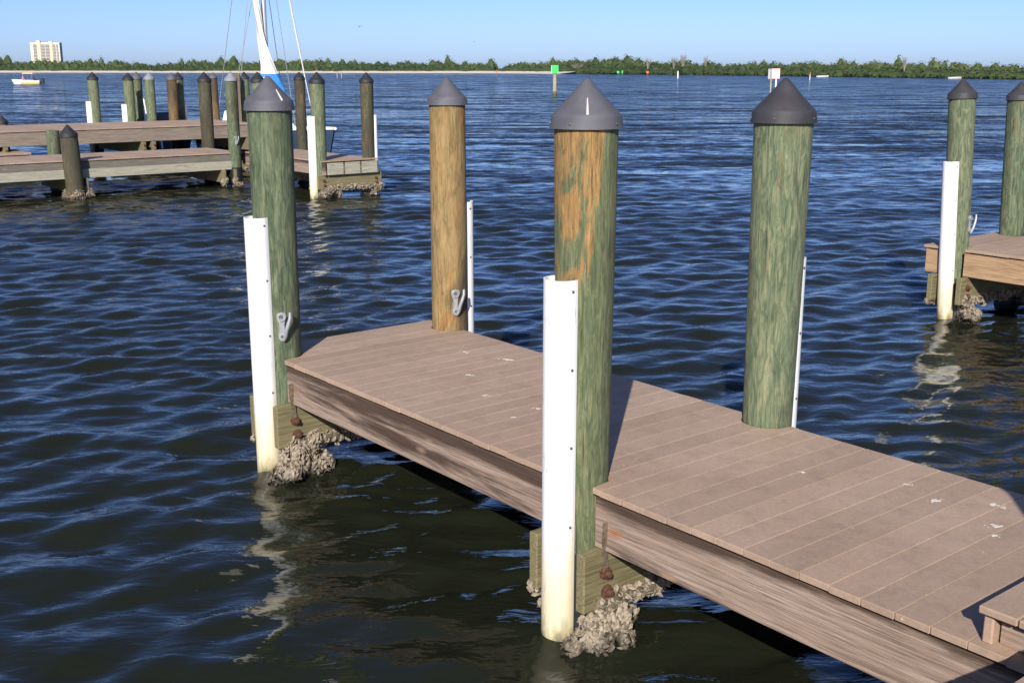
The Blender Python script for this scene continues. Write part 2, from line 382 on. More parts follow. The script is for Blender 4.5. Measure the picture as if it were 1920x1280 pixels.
# ---------------------------------------------------------------- far shore: ground, beach, mangroves
shore = [(-900, 900), (-520, 800), (-327, 742), (-180, 700), (-18, 648), (12, 600), (23, 560), (50, 512), (74, 473), (98.6, 397), (117.6, 324), (126.3, 286), (150, 225), (185, 150)]
def offs(p, q, dd):
    d = Vector((q[0] - p[0], q[1] - p[1])); nrm = Vector((-d.y, d.x)).normalized()      # land lies to the left of travel
    return nrm * dd
def strip(name, d0, d1, z0, z1, m, pts):
    vs = []; fs = []
    for i, p in enumerate(pts):
        a = pts[max(i - 1, 0)]; b_ = pts[min(i + 1, len(pts) - 1)]; o0 = offs(a, b_, d0); o1 = offs(a, b_, d1)
        vs += [(p[0] + o0.x, p[1] + o0.y, z0), (p[0] + o1.x, p[1] + o1.y, z1)]
    for i in range(len(pts) - 1): fs.append((2 * i, 2 * i + 2, 2 * i + 3, 2 * i + 1))
    mb = MB(); mb.add(vs, fs); return structure(mb.build(name, m))
strip('shore_land', -.5, 150, -.05, 1.2, 'soil', shore)
strip('beach', -1.2, 9, -.02, 1.15, 'sandbeach', shore[:7])

def shore_pt(u):
    seg = [math.dist(shore[i], shore[i + 1]) for i in range(len(shore) - 1)]; tot = sum(seg); x = u * tot
    for i, l_ in enumerate(seg):
        if x <= l_: break
        x -= l_
    p, q = shore[i], shore[i + 1]; f_ = x / l_
    return Vector((p[0] + (q[0] - p[0]) * f_, p[1] + (q[1] - p[1]) * f_)), offs(p, q, 1), tot
def mangroves():
    lv, lf, tint = [], [], []
    cnt = 0
    _, _, tot = shore_pt(0)
    rows = [(2.0, 2.2), (6, 3.3), (11, 4.2), (18, 4.9), (27, 5.4)]
    for ri, (dep, hh) in enumerate(rows):
        u = 0.
        while u < tot:
            p, nn, _ = shore_pt(u / tot)
            beach = p.y > 545
            if not (abs(p.x) < p.y * .62 + 30): u += 12; continue
            step = (2.6 if p.y < 420 else 3.4) * (1 + .1 * ri); u += step * random.uniform(.7, 1.3)
            dd = dep + random.uniform(-1.5, 1.5) + (9 if beach else 0)
            scale_h = 1.0 if not beach else .98
            h = hh * (.70 + (min(p.y, 760) - 290) * .00155) * random.uniform(.78, 1.18) * (1 + .18 * math.sin(p.x * .06) * math.sin(p.x * .023 + 1))
            if random.random() < .10: h *= random.uniform(1.15, 1.4)
            cx, cy = p.x + nn.x * dd, p.y + nn.y * dd
            rad = random.uniform(1.6, 2.8) * (1 if p.y < 500 else 1.5); species = random.random()
            base_t = .12 + .26 * species + (.2 if ri >= 2 else 0) + .12 * math.sin(p.x * .045 + 2) + (.12 if not beach and ri > 2 else 0)
            nl = 85 if p.y < 480 else 75
            for _k in range(nl):
                a = random.uniform(0, 6.283); zz = random.uniform(.0, 1)
                rr = rad * math.sqrt(max(.05, 1 - max(0, zz * 2 - 1) ** 2 * .9)) * random.uniform(.65, 1.05)
                px, py, pz = cx + rr * math.cos(a), cy + rr * math.sin(a), (.3 if ri == 0 else .8) + zz * (h - .6) + random.uniform(-.2, .12)
                sz = random.uniform(.14, .36) * (1 if p.y < 480 else 1.35)
                nv = Vector((math.cos(a) * .8 + random.uniform(-.6, .6), math.sin(a) * .8 + random.uniform(-.6, .6), zz * .9 + random.uniform(-.3, .6))).normalized()
                t1 = nv.orthogonal().normalized(); t2 = nv.cross(t1); ro = random.uniform(0, 3.14); c_, s_ = math.cos(ro), math.sin(ro)
                e1 = (t1 * c_ + t2 * s_) * sz; e2 = (t2 * c_ - t1 * s_) * sz * random.uniform(.5, .9); P = Vector((px, py, pz)); b0 = len(lv)
                lv.extend([tuple(P - e1), tuple(P + e2 * .9 + e1 * .1), tuple(P + e1), tuple(P - e2)])
                lf.append((b0, b0 + 1, b0 + 2, b0 + 3))
                tint.append(min(1, max(0, base_t + random.uniform(-.16, .16))))
            # dense inner mass of twigs and leaves
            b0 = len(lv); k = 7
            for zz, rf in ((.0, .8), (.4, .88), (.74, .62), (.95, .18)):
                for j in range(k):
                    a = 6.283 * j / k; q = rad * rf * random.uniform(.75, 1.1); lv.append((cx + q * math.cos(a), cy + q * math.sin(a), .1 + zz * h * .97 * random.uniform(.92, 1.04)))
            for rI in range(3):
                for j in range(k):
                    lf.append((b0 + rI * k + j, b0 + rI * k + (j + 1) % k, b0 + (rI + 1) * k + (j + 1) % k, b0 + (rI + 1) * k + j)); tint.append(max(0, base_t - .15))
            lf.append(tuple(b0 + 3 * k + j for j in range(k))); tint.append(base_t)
    me = bpy.data.meshes.new('mangroves'); me.from_pydata(lv, [], lf)
    at = me.attributes.new('tint', 'FLOAT', 'FACE'); at.data.foreach_set('value', np.array(tint, dtype=np.float32))
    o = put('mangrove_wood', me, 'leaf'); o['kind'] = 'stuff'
    tag(o, 'low green mangrove wood along the far shore', 'mangroves')
mangroves()

def bare_tree(x, y, h, spread, label, nb=16, m='bark'):
    t = thing('bare_tree', label, 'tree', (x, y, .6), 0, 'bare trees on the far shore')
    tr = MB(); tr.tube([(0, 0, -.3), (.05, 0, h * .45), (-.05, .1, h * .8)], [.16, .11, .05], 6); tr.build('trunk', m, t)
    cr = MB()
    for i in range(nb):
        a = random.uniform(0, 6.28); z0 = h * random.uniform(.15, .6); l = spread * random.uniform(.5, 1.1)
        tip = Vector((math.cos(a) * l, math.sin(a) * l, z0 + (h - z0) * random.uniform(.6, 1)))
        mid_ = Vector((math.cos(a) * l * .45, math.sin(a) * l * .45, z0 + (tip.z - z0) * .4))
        cr.tube([(0, 0, z0), mid_, tip], [.07, .05, .02], 4)
        for j in range(5):
            b_ = mid_.lerp(tip, random.random()); cr.tube([b_, b_ + Vector((random.uniform(-.6, .6), random.uniform(-.6, .6), random.uniform(.3, 1.1)))], [.035, .012], 3)
    cr.build('crown', m, t)
for (x, y, h, sp, lb) in [(72.5, 492, 9.2, 1.7, 'tall dense leafless grey tree above the mangroves'), (69, 496, 8.2, 1.4, 'sparse-twigged leafless tree between the tallest bare tree and the bushy one'),
                          (59, 505, 7.4, 1.5, 'bare bushy tree standing apart on the mangrove skyline'), (80.5, 484, 8.2, 1.2, 'thin bare tree on the white-post side of the tallest bare tree'),
                          (116.5, 345, 6.3, .7, 'thin pale dead trunk rising from the mangroves beyond the speed sign'), (32, 568, 4.6, 3.2, 'pinkish leafless bush at the end of the beach')]:
    bare_tree(x, y, h * .86, sp, lb, 34 if 'dense' in lb or 'pinkish' in lb else 16)

# ---------------------------------------------------------------- apartment tower far behind the mangroves
def tower():
    t = thing('apartment_tower', 'cream high-rise apartment tower with ochre bands beyond the mangroves', 'building', (-1001, 2500, 0), R(8))
    Wd, H_ = 60, 55
    MB().box(-Wd / 2, Wd / 2, 0, 22, 0, H_).build('wall', 'cream', t)
    for x0, x1, hh in ((-16, -9, 59), (10, 15.5, 57.5)): MB().box(x0, x1, -1.6, 6, 0, hh).build('stair_band', 'ochre', t)
    for x0, x1, y0, y1, z1 in ((-18, -11, 3, 12, 60.5), (8, 14, 3, 12, 58.5)): MB().box(x0, x1, y0, y1, H_ - .5, z1).build('roof_house', 'cream', t)
    MB().box(-Wd / 2 - .4, Wd / 2 + .4, -.5, 22.5, H_ + .01, H_ + 1).build('parapet', 'cream', t)
    bays = [(-24, -17), (-8, -.6), (.6, 9), (16.5, 21.5), (23, 27)]
    slab = None
    for x0, x1 in bays: MB().box(x0, x1, -.25, .1, 1, H_ - 2).build('balcony_bay', 'bay', t)
    for x0, x1 in bays:
        for k in range(17):
            z = 2.5 + k * 3.05; MB().box(x0 + .05, x1 - .05, -1.4, -.26, z, z + .95).build('balcony', 'cream', t)
    for k in range(17): MB().box(-28, -26.8, -.2, .05, 3.2 + k * 3.05, 4.6 + k * 3.05).build('window', 'bay', t)
tower()

# ---------------------------------------------------------------- pier parts
def board_mesh(x0, x1, y0, y1, piles, bevel, th=.03):
    """deck board lying across the pier, cut round any pile it meets"""
    def cut(side):
        pts = []
        for k in range(9):
            x = x0 + (x1 - x0) * k / 8; y = y0 if side == 0 else y1
            for (ps, pn, pr) in piles:
                if abs(x - ps) < pr:
                    h_ = math.sqrt(pr * pr - (x - ps) ** 2)
                    if side == 0 and pn < (y0 + y1) / 2: y = max(y, pn + h_)
                    if side == 1 and pn > (y0 + y1) / 2: y = min(y, pn - h_)
            pts.append((x, y))
        if all(abs(p[1] - pts[0][1]) < 1e-6 for p in pts): pts = [pts[0], pts[-1]]
        return pts
    a = cut(0); b_ = cut(1)[::-1]
    mb = MB(); mb.prism(a + b_, -th, 0); return mb.mesh('deck_board', False, bevel)
def deck(parent, s0, s1, n0, n1, z, piles, pitch=.143, gap=.0028, bevel=.004, along='s', name='deck_board', m='deck'):
    """boards laid one by one; along='s' = boards step along local x, each spanning y"""
    k = 0; x = s0; cache = {}
    while x + pitch - gap <= s1 + .06:
        xa, xb = x + gap / 2, x + pitch - gap / 2
        hit = [p for p in piles if xa - p[2] < p[0] < xb + p[2]]
        if hit: me = board_mesh(xa - xa, xb - xa, n0, n1, [(p[0] - xa, p[1], p[2]) for p in hit], bevel)
        else:
            if 'm' not in cache: cache['m'] = board_mesh(0, xb - xa, n0, n1, [], bevel)
            me = cache['m']
        if along == 's': put(name, me, m, parent, (xa, random.uniform(-.004, .004) if not hit else 0, z + random.uniform(-.0008, .0008)))
        else: put(name, me, m, parent, (random.uniform(-.004, .004), xa, z), (0, 0, 0))
        x += pitch; k += 1
def bolt(parent, x, y, z, axis='x', r=.016, l=.04):
    mb = MB(); h = [(r * 1.9 * math.cos(k * math.pi / 3), r * 1.9 * math.sin(k * math.pi / 3)) for k in range(6)]
    mb.lathe([(r * 2.2, 0), (r * 2.2, .005)], 14); mb.prism(h, .006, .022); mb.lathe([(r, .022), (r, l), (r * .8, l + .004)], 10)
    rot = {'x': (0, R(90), 0), 'y-': (R(90), 0, 0)}[axis]
    return mb.build('bolt', 'rust', parent, False, 0, (x, y, z), rot)
def crust(parent, spots, seed, name='oyster_crust', size=(.010, .026)):
    """spots: (x,y,z,rx,ry,rz,count) ellipsoids covered in shells"""
    r = random.Random(seed); mb = MB(); core = MB()
    spots = list(spots)
    for (x, y, z, rx, ry, rz, cnt) in list(spots):
        if rx > .08:
            for _ in range(3): a = r.uniform(0, 6.28); q = r.uniform(.3, .55); spots.append((x + rx * math.cos(a), y + ry * math.sin(a), z + rz * r.uniform(-.6, .9), rx * q, ry * q, rz * q, int(cnt * q * .6)))
    spots = [(x, y, z, rx * .84, ry * .84, rz, cnt) if rx > .08 else (x, y, z, rx, ry, rz, cnt) for (x, y, z, rx, ry, rz, cnt) in spots]
    for (x, y, z, rx, ry, rz, cnt) in spots:
        ph = [r.uniform(0, 6.28) for _ in range(4)]; vs = []; fs = []; nu, nv = 10, 7
        for i in range(nv + 1):
            for j in range(nu):
                th = math.pi * i / nv; a = 2 * math.pi * j / nu; q = .78 * (1 + .16 * math.sin(3 * a + ph[0] + 2 * th) + .12 * math.sin(5 * th + ph[1] + a))
                vs.append((x + rx * q * math.sin(th) * math.cos(a), y + ry * q * math.sin(th) * math.sin(a), z + rz * q * math.cos(th)))
        for i in range(nv):
            for j in range(nu): fs.append((i * nu + j, (i + 1) * nu + j, (i + 1) * nu + (j + 1) % nu, i * nu + (j + 1) % nu))
        core.add(vs, fs)
        for _ in range(int(cnt * 2.4)):
            th = math.acos(r.uniform(-1, 1)); a = r.uniform(0, 6.28); nrm = Vector((math.sin(th) * math.cos(a), math.sin(th) * math.sin(a), math.cos(th)))
            q = r.uniform(.78, 1.05); P = Vector((x + rx * q * nrm.x, y + ry * q * nrm.y, z + rz * q * nrm.z))
            nrm = (nrm + Vector((r.uniform(-.9, .9), r.uniform(-.9, .9), r.uniform(-.5, .9)))).normalized()
            t1 = nrm.orthogonal().normalized(); t2 = nrm.cross(t1); ro = r.uniform(0, 6.28); c_, s_ = math.cos(ro), math.sin(ro); e1 = t1 * c_ + t2 * s_; e2 = t2 * c_ - t1 * s_
            sz = r.uniform(*size); k = 6; v = [P + nrm * sz * .35]
            for j in range(k):
                aa = 6.283 * j / k; v.append(P + (e1 * math.cos(aa) * sz * r.uniform(.8, 1.5) + e2 * math.sin(aa) * sz * r.uniform(.4, .8)) + nrm * sz * r.uniform(-.1, .3))
            v.append(P - nrm * sz * .3)
            mb.add(v, [(0, 1 + j, 1 + (j + 1) % k) for j in range(k)] + [(7, 1 + (j + 1) % k, 1 + j) for j in range(k)])
    o = mb.build(name, 'oyster', parent); o['kind'] = 'stuff'
    c = core.build('crust_core', 'mud', o, True)
    return o

def half_pipe(ph, ca, r, th, z0, z1, arc, seg=20):
    """pipe split open towards the pile; ph = direction it faces, ca = axis distance from the pile centre"""
    cx, cy = ca * math.cos(ph), ca * math.sin(ph); vs = []; fs = []
    for z in (z0, (z0 + z1) / 2, z1):
        for rr in (r, r - th):
            for j in range(seg + 1): a = ph - arc / 2 + arc * j / seg; vs.append((cx + rr * math.cos(a), cy + rr * math.sin(a), z))
    q = seg + 1
    for l_ in range(2):
        o = l_ * 2 * q; u = o + 2 * q
        for j in range(seg):
            fs.append((o + j, o + j + 1, u + j + 1, u + j)); fs.append((o + q + j, u + q + j, u + q + j + 1, o + q + j + 1))
        fs.append((o, u, u + q, o + q)); fs.append((o + q - 1, o + 2 * q - 1, u + 2 * q - 1, u + q - 1))
    for o in (0, 4 * q):
        for j in range(seg): fs.append((o + j, o + q + j, o + q + j + 1, o + j + 1) if o == 0 else (o + j, o + j + 1, o + q + j + 1, o + q + j))
    return MB().add(vs, fs)

def cleat(parent, ph, r, z):
    """galvanised line hook: plate with two bolt eyes and a curved horn, facing direction ph on a pile of radius r"""
    e = MB()
    def pl(u, v, wv): return (u, v, wv)                 # u across, v up, w out
    out = []
    prof = [(0, .113), (.030, .105), (.038, .08), (.030, .052), (.019, .03), (.019, -.03), (.027, -.055), (.027, -.085), (.012, -.105), (0, -.108)]
    ring = prof + [(-u, v) for u, v in prof[-2:0:-1]]
    e.prism(ring, .0, .016)
    e.lathe([(.030, .016), (.030, .030), (.020, .030), (.020, .018)], 18, 0, .078, False)
    e.lathe([(.020, .016), (.020, .026), (.012, .026), (.012, .018)], 14, 0, -.072, False)
    e.tube([(.008, -.105, .016), (.022, -.07, .034), (.030, -.02, .048), (.046, .03, .056), (.060, .075, .058), (.061, .118, .056)], [.012, .015, .015, .014, .013, .011], 10)
    mt = Matrix((( -math.sin(ph), 0, math.cos(ph), r * math.cos(ph)), (math.cos(ph), 0, math.sin(ph), r * math.sin(ph)), (0, 1, 0, z), (0, 0, 0, 1)))
    e.v = [tuple(mt @ (Vector(p) * .9)) for p in e.v]
    o = e.build('cleat', 'galv', parent, True)
    for v in (.078, -.072):
        b_ = MB(); b_.lathe([(.011, .012), (.011, .024), (.007, .027)], 8, 0, v); b_.v = [tuple(mt @ (Vector(p) * .9)) for p in b_.v]; b_.build('bolt', 'screw', o)
    return o

def piling(label, s, n, rt, rd, tip, m, cap, fend=None, wrap=True, cl=None, oys=None, tilt=(0, 0), lime=False, seg=36, group='capped timber pilings', z=0, flat=False, capk=1.):
    """fend = (direction deg in pier frame, top z, pipe radius); cl = (direction deg, z)"""
    t = thing('piling', label, 'piling', W(s, n, 0), ANG, group, tilt)
    r0 = random.Random(label); ph = [r0.uniform(0, 6.28) for _ in range(6)]
    ch = .162 * capk * (rt / .15); sk = .058 * (rt / .15)              # cone height, skirt height
    top = tip - ch - .012 if not flat else tip
    prof_z = np.linspace(-1.2, top, 22 if seg > 20 else 8); vs = []; fs = []
    def rad(z_): 
        f_ = (z_ - DECK) / (tip - DECK); return max(.08, rd + (rt - rd) * f_)
    for z_ in prof_z:
        for j in range(seg):
            a = 2 * math.pi * j / seg
            q = rad(z_) * (1 + .010 * math.sin(2 * a + ph[0] + z_ * .8) + .006 * math.sin(5 * a + ph[1] + z_ * 1.7) + .004 * math.sin(11 * a + ph[2] + z_ * 3))
            vs.append((q * math.cos(a), q * math.sin(a), z_))
    k = len(prof_z)
    for i in range(k - 1):
        for j in range(seg): fs.append((i * seg + j, i * seg + (j + 1) % seg, (i + 1) * seg + (j + 1) % seg, (i + 1) * seg + j))
    fs.append(tuple((k - 1) * seg + j for j in range(seg)))
    MB().add(vs, fs).build('pole', m, t, True)
    if wrap:
        rw = rad(.2) + .008; MB().lathe([(rw, -1.15), (rw, .455), (rw - .006, .462), (rad(.45) - .01, .462)], seg, 0, 0, False).build('pile_wrap', 'wrap', t, True)
    if not flat:
        rc = rt + .012; z0 = tip - ch - sk
        c = MB(); c.lathe([(rc - .01, z0 + .001), (rc + .006, z0), (rc + .004, z0 + .012), (rc - .001, z0 + sk * .85), (rc - .003, z0 + sk), (rc - .012, z0 + sk + .010), (rc * .5, z0 + sk + ch * .5), (.016, tip - .006), (.006, tip)], max(seg, 16), 0, 0)
        co = c.build('cap', cap, t, True)
        if seg > 20:
            for a in (-1.2, -2.3, .2): MB().lathe([(.006, 0), (.006, .004), (.003, .006)], 8).build('screw', 'screw', co, False, 0, ((rc + .002) * math.cos(a), (rc + .002) * math.sin(a), z0 + sk * .4), (0, R(90), a))
        if lime:
            lm = MB(); a = lime
            for q, wd in [(.58 + .03 * k__, .0025 + .0003 * k__) for k__ in range(13)]: 
                rr = rc * q; lm.prism([(rr * math.cos(a) + wd * math.cos(k_) * (1 + .4 * math.sin(3 * k_)), rr * math.sin(a) + wd * math.sin(k_)) for k_ in np.linspace(0, 6.28, 8)[:-1]], z0 + sk + (1 - q) * ch * 1.06 - .004, z0 + sk + (1 - q) * ch * 1.06 + .006)
            lo = lm.build('bird_dropping', 'lime', co)
    if fend:
        a, zt, pr = fend; a = R(a); ca = rad(1.2) + .004
        fo = half_pipe(a, ca, pr, .008, -.7, zt, R(215)).build('fender_pipe', 'pvc', t, True)
        if seg > 20:
            for sd_ in (-1, 1):
                for zz in (zt - .05, zt - .42, zt - .8, zt - 1.2):
                    aa = a + sd_ * R(84); px, py = ca * math.cos(a) + pr * math.cos(aa), ca * math.sin(a) + pr * math.sin(aa)
                    MB().lathe([(.007, 0), (.007, .004), (.004, .006)], 8).build('screw', 'screw', fo, False, 0, (px, py, zz), (0, R(90), aa))
    if cl: cleat(t, R(cl[0]), rad(cl[1]) + .001, cl[1])
    if oys:
        spots = []
        for (a, dist, z_, sx, sz, cnt) in oys: spots.append((dist * math.cos(R(a)), dist * math.sin(R(a)), z_, sx, sx, sz, cnt))
        crust(t, spots, sum(map(ord, label)) % 999)
    return t

# ---------------------------------------------------------------- finger pier builder (local x = along, y = across)
def finger(label, s0, n0, length, width, bents, piles, sm='stringer', bevel=.0022, seed=1, start=-.42, step=None, detailed=True):
    """s0,n0: pier origin in the marina frame; bents: local x of pile pairs"""
    t = thing('finger_pier', label, 'pier', W(s0, n0, 0), ANG, 'finger piers with composite decking')
    deck(t, start, length, 0, width, DECK, piles, bevel=bevel)
    g = MB().box(start + .01, length - .01, .16, width - .16, DECK - .02, DECK - .0022); g.build('gap_dirt', 'sand', t)
    zs0, zs1 = .505, .762
    ends = []
    xs_ = sorted(bents); cuts = [start + .02] + [v for b_ in xs_ for v in (b_ - .15, b_ + .145)] + [length]
    for y0, y1 in ((.02, .062), (width - .062, width - .02)):
        for i in range(0, len(cuts), 2):
            a, b_ = cuts[i], cuts[i + 1]
            if b_ - a < .08: continue
            o = MB().box(-(b_ - a) / 2, (b_ - a) / 2, y0, y1, zs0, zs1).build('stringer', sm, t, False, .004, ((a + b_) / 2, 0, 0))
    for y in (width * .36, width * .66): MB().box(start + .07, length, y - .02, y + .02, zs0, zs1).build('joist', 'stringer', t)
    MB().box(start + .02, start + .062, .066, width - .066, zs0, zs1).build('end_stringer', 'stringer_n', t, False, .003)
    for bi, x in enumerate(xs_):
        for sd_ in (-1, 1):
            xa = x + sd_ * .145; y0, y1 = -.10, width + .10
            bm_ = MB().box(min(xa, xa + sd_ * .06), max(xa, xa + sd_ * .06), y0, y1, .2, .5).build('cross_beam', 'beam', t, False, .006)
            if sd_ == 1:
                xf = xa + .06
                for y in (.035, width - .05):
                    for zz in (.385, .285): bolt(bm_, xf, y + (0 if zz > .3 else .012), zz)
                    if detailed:
                        st = MB()
                        pts = [(x + .235, .0, .66), (x + .232, -.0, .58), (xf + .012, .02, .50), (xf + .006, .03, .43), (xf + .005, .036, .37)]
                        for (px, py, pz), (qx, qy, qz) in zip(pts[:-1], pts[1:]):
                            st.add([(px, py - .016, pz), (px, py + .016, pz), (qx, qy + .016, qz), (qx, qy - .016, qz), (px + .004, py - .016, pz), (px + .004, py + .016, pz), (qx + .004, qy + .016, qz), (qx + .004, qy - .016, qz)],
                                   [(0, 1, 2, 3), (7, 6, 5, 4), (0, 3, 7, 4), (1, 5, 6, 2), (0, 4, 5, 1), (3, 2, 6, 7)])
                        if y < .5: st.build('strap', 'strap', bm_)
        if detailed or True:
            spots = []; r = random.Random(seed * 10 + bi)
            for k_ in range(16):
                yy = .02 + k_ * (width + .02) / 16 * (.9 if detailed else 1); hgt = .05 * (1 + .5 * math.sin(k_ * 1.7))
                spots.append((x + .19 + r.uniform(-.005, .012), yy, .215 + r.uniform(-.01, .02), .038, .06, .038 + hgt * .5, 24 if detailed else 9))
            for k_ in range(6): spots.append((x - .19, -.06 + k_ * .08, .2 + r.uniform(-.02, .02), .035, .05, .05, 16 if detailed else 6))
            crust(t, spots, seed * 7 + bi, size=(.010, .024) if detailed else (.018, .035))
    return t

R1_ = .143
# our pier
P = dict(p1=(2.955, .06), p3=(-.15, .06), p2=(-.11, 1.48), p4=(2.95, 1.485))
finger('long brown finger pier with oyster-crusted cross beams and a step box on it', 0, 0, 6.0, 1.508, [-.15, 2.955],
       [(*P['p1'], .142), (*P['p3'], .15), (*P['p2'], .142), (*P['p4'], .145)], seed=1)
OYS = [(-12, .17, .06, .11, .15, 190), (-30, .19, .0, .09, .10, 90), (40, .17, .04, .11, .14, 110), (170, .14, .0, .09, .12, 50), (-15, .22, -.06, .12, .11, 110)]
OYl = [(-8, .19, .10, .13, .15, 240), (-25, .26, .02, .13, .10, 170), (30, .25, .02, .14, .12, 160), (175, .14, .0, .09, .1, 60)]
piling('grey-capped green piling with orange bare patches, a tall white fender pipe in front of it', *P['p1'], .150, .131, 2.706, 'pile_mixed', 'cap_grey', (-90, 1.81, .086), oys=OYS, lime=-.72)
piling('green grey-capped piling with a cleat, beside the deck corner above the oyster clump', *P['p3'], .150, .142, 2.70, 'pile_green', 'cap_grey', (-79, 1.785, .086), cl=(-22, 1.04), oys=OYl, lime=.12)
piling('orange-brown grey-capped piling with a cleat at the end of the deck', *P['p2'], .134, .136, 2.685, 'pile_orange', 'cap_grey', (90, 1.77, .075), cl=(-18, 1.03), oys=[(90, .16, 0, .1, .14, 60)])
piling('pale green piling with a charcoal cap on the deck edge, thin white pipe behind it', *P['p4'], .157, .137, 2.70, 'pile_pale', 'cap_charcoal', (90, 1.73, .075), oys=[(90, .16, 0, .1, .14, 60)])

# step box on the deck, made of two composite treads on blocks
st = thing('step_box', 'low composite step box standing on the deck boards', 'step', W(5.03, .0, DECK), ANG)
for k in range(2): 
    o = MB().box(.0, .139, .02, 1.48, 0, .03).build('tread', 'deck', st, False, .005, (.0 + k * .143, 0, .112))
for y in (.04, 1.35): MB().box(.012, .05, y, y + .1, 0, .110).build('block', 'deck', st, False, .006)
MB().box(.06, .27, .075, .11, .001, .085).build('riser', 'stringer', st, False, .003)
for y in (.5, .95): MB().box(.012, .27, y, y + .04, 0, .110).build('block', 'deck', st, False, .004)

# main walkway that the photographer stands on, out of frame
t = thing('main_walkway', 'broad composite main walkway behind the step', 'pier', W(5.48, -12, 0), ANG)
deck(t, 0, 26, 0, 2.4, 1.1, [], bevel=0, along='n') if False else None
x = 0
bmsh = MB().box(0, 2.4, 0, .139, -.03, 0).mesh('deck_board', False, .004)
while x < 24: put('deck_board', bmsh, 'deck', t, (0, x, 1.1)); x += .143
for xx in (.05, 1.2, 2.3): MB().box(xx - .02, xx + .02, 0, 24, .80, 1.066).build('stringer', 'stringer_n', t)
piling('black-capped piling beside the main walkway near the step', 6.50, -.70, .15, .14, 2.86, 'pile_green', 'cap_black')

# ---------------------------------------------------------------- right pier
RS, RN = .20, 8.14
finger('finger pier with a fresh tan stringer across the water', RS, RN, 6.0, 1.55, [-.02, 3.05],
       [(-.02, .16, .145), (-.10, 1.5, .145)], sm='stringer_tan', seed=2, start=-.36, detailed=False)
piling('green piling with cleat and scuffed white fender pipe on the pier with tan stringer', RS - .02, RN + .16, .145, .135, 2.64, 'pile_pale', 'cap_charcoal', (-98, 1.755, .088), cl=(8, 1.06), oys=[(-10, .17, .06, .13, .16, 170), (60, .2, 0, .12, .12, 90)], tilt=(0, R(-3)))
piling('weathered green charcoal-capped piling on the far side of the tan-stringer pier', RS - .10, RN + 1.5, .145, .135, 2.60, 'pile_green', 'cap_charcoal', None, oys=[(0, .16, 0, .1, .1, 50)], tilt=(0, R(-2)))

# ---------------------------------------------------------------- left marina: finger pier, front walkway, back walkway
FS, FN, FW = -20.4, 8.70, 1.40
finger('far finger pier with a square timber end and white pipes at its corners', FS, FN, 5.66, FW, [.0, 2.8, 5.38], [(5.40, .06, .15), (5.3, FW - .05, .15), (2.8, .02, .15)], seed=3, start=1.9, detailed=False)
MBt = [o for o in bpy.data.objects if o.get('label', '').startswith('far finger pier')][0]
MB().box(5.62, 5.66, .10, FW - .03, .505, .762).build('end_stringer', 'stringer_pale', MBt, False, .004)
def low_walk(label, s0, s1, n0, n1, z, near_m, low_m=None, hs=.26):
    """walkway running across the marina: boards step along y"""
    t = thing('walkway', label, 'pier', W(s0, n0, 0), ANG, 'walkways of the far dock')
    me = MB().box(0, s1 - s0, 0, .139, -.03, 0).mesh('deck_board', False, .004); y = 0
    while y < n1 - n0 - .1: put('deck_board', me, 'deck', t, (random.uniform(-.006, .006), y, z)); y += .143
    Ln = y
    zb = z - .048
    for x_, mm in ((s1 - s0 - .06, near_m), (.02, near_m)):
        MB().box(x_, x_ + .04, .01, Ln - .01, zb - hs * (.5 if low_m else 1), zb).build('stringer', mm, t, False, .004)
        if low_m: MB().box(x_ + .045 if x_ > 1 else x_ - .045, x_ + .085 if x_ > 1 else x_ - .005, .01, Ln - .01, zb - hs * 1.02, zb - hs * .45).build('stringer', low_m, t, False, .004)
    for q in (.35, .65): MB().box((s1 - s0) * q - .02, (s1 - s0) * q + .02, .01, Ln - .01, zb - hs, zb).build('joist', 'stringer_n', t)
    return t
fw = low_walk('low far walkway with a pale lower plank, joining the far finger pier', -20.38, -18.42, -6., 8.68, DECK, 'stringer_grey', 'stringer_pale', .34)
for yy in (10.7, 14.2, 7.2, 3.7):
    for sd_ in (-.17, .11):
        b_ = MB().box(-.15, 2.1, yy + sd_, yy + sd_ + .06, .12, .42).build('cross_beam', 'beam', fw, False, .005)
    crust(fw, [(2.05, yy + q, .12 + .03 * k_, .06, .06, .09, 40) for k_, q in enumerate((-.16, .14, -.12))], int(yy * 10), size=(.02, .045))
bw = low_walk('high back walkway of the far dock above its dark underside', -27.7, -24.2, -4, 12.0, 1.17, 'stringer_n', None, .34)
for yy in (4.6, 8.65, 12.55, 15.7):
    for sd_ in (-.17, .11):
        b_ = MB().box(-.1, 3.62, yy + sd_, yy + sd_ + .08, .42, .775).build('cross_beam', 'beam', bw, False, .005)
        for zz in (.68, .55): bolt(b_, 3.625, yy + sd_ + .04, zz)
fl = thing('floating_platform', 'low floating platform with tan top and black sides under the back walkway', 'float', W(-25.0, -3, 0), ANG)
MB().box(0, 1.4, 0, 8.2, .02, .60).build('float', 'black', fl, False, .02)
MB().box(-.03, 1.46, -.03, 8.25, .60, .66).build('top', 'deck', fl, False, .01)
g = 'capped timber pilings'
piling('black-capped green piling with a white pipe at the corner of the far finger pier', FS + 5.40, FN + .06, .160, .15, 2.672, 'pile_pale', 'cap_black', (-95, 1.753, .10), oys=[(-10, .2, .02, .17, .2, 120), (60, .25, 0, .15, .15, 80)], seg=20)
piling('dark brown black-capped piling with thin white pipe at the end of the far finger pier', FS + 5.3, FN + FW - .05, .150, .14, 2.66, 'pile_dark', 'cap_black', (80, 1.743, .075), oys=[(0, .15, .05, .2, .2, 120)], seg=20)
piling('black-capped green piling with a very long white pipe beside the far finger pier', FS + 2.8, FN - .02, .160, .15, 2.667, 'pile_pale', 'cap_black', (-95, 1.86, .10), seg=20)
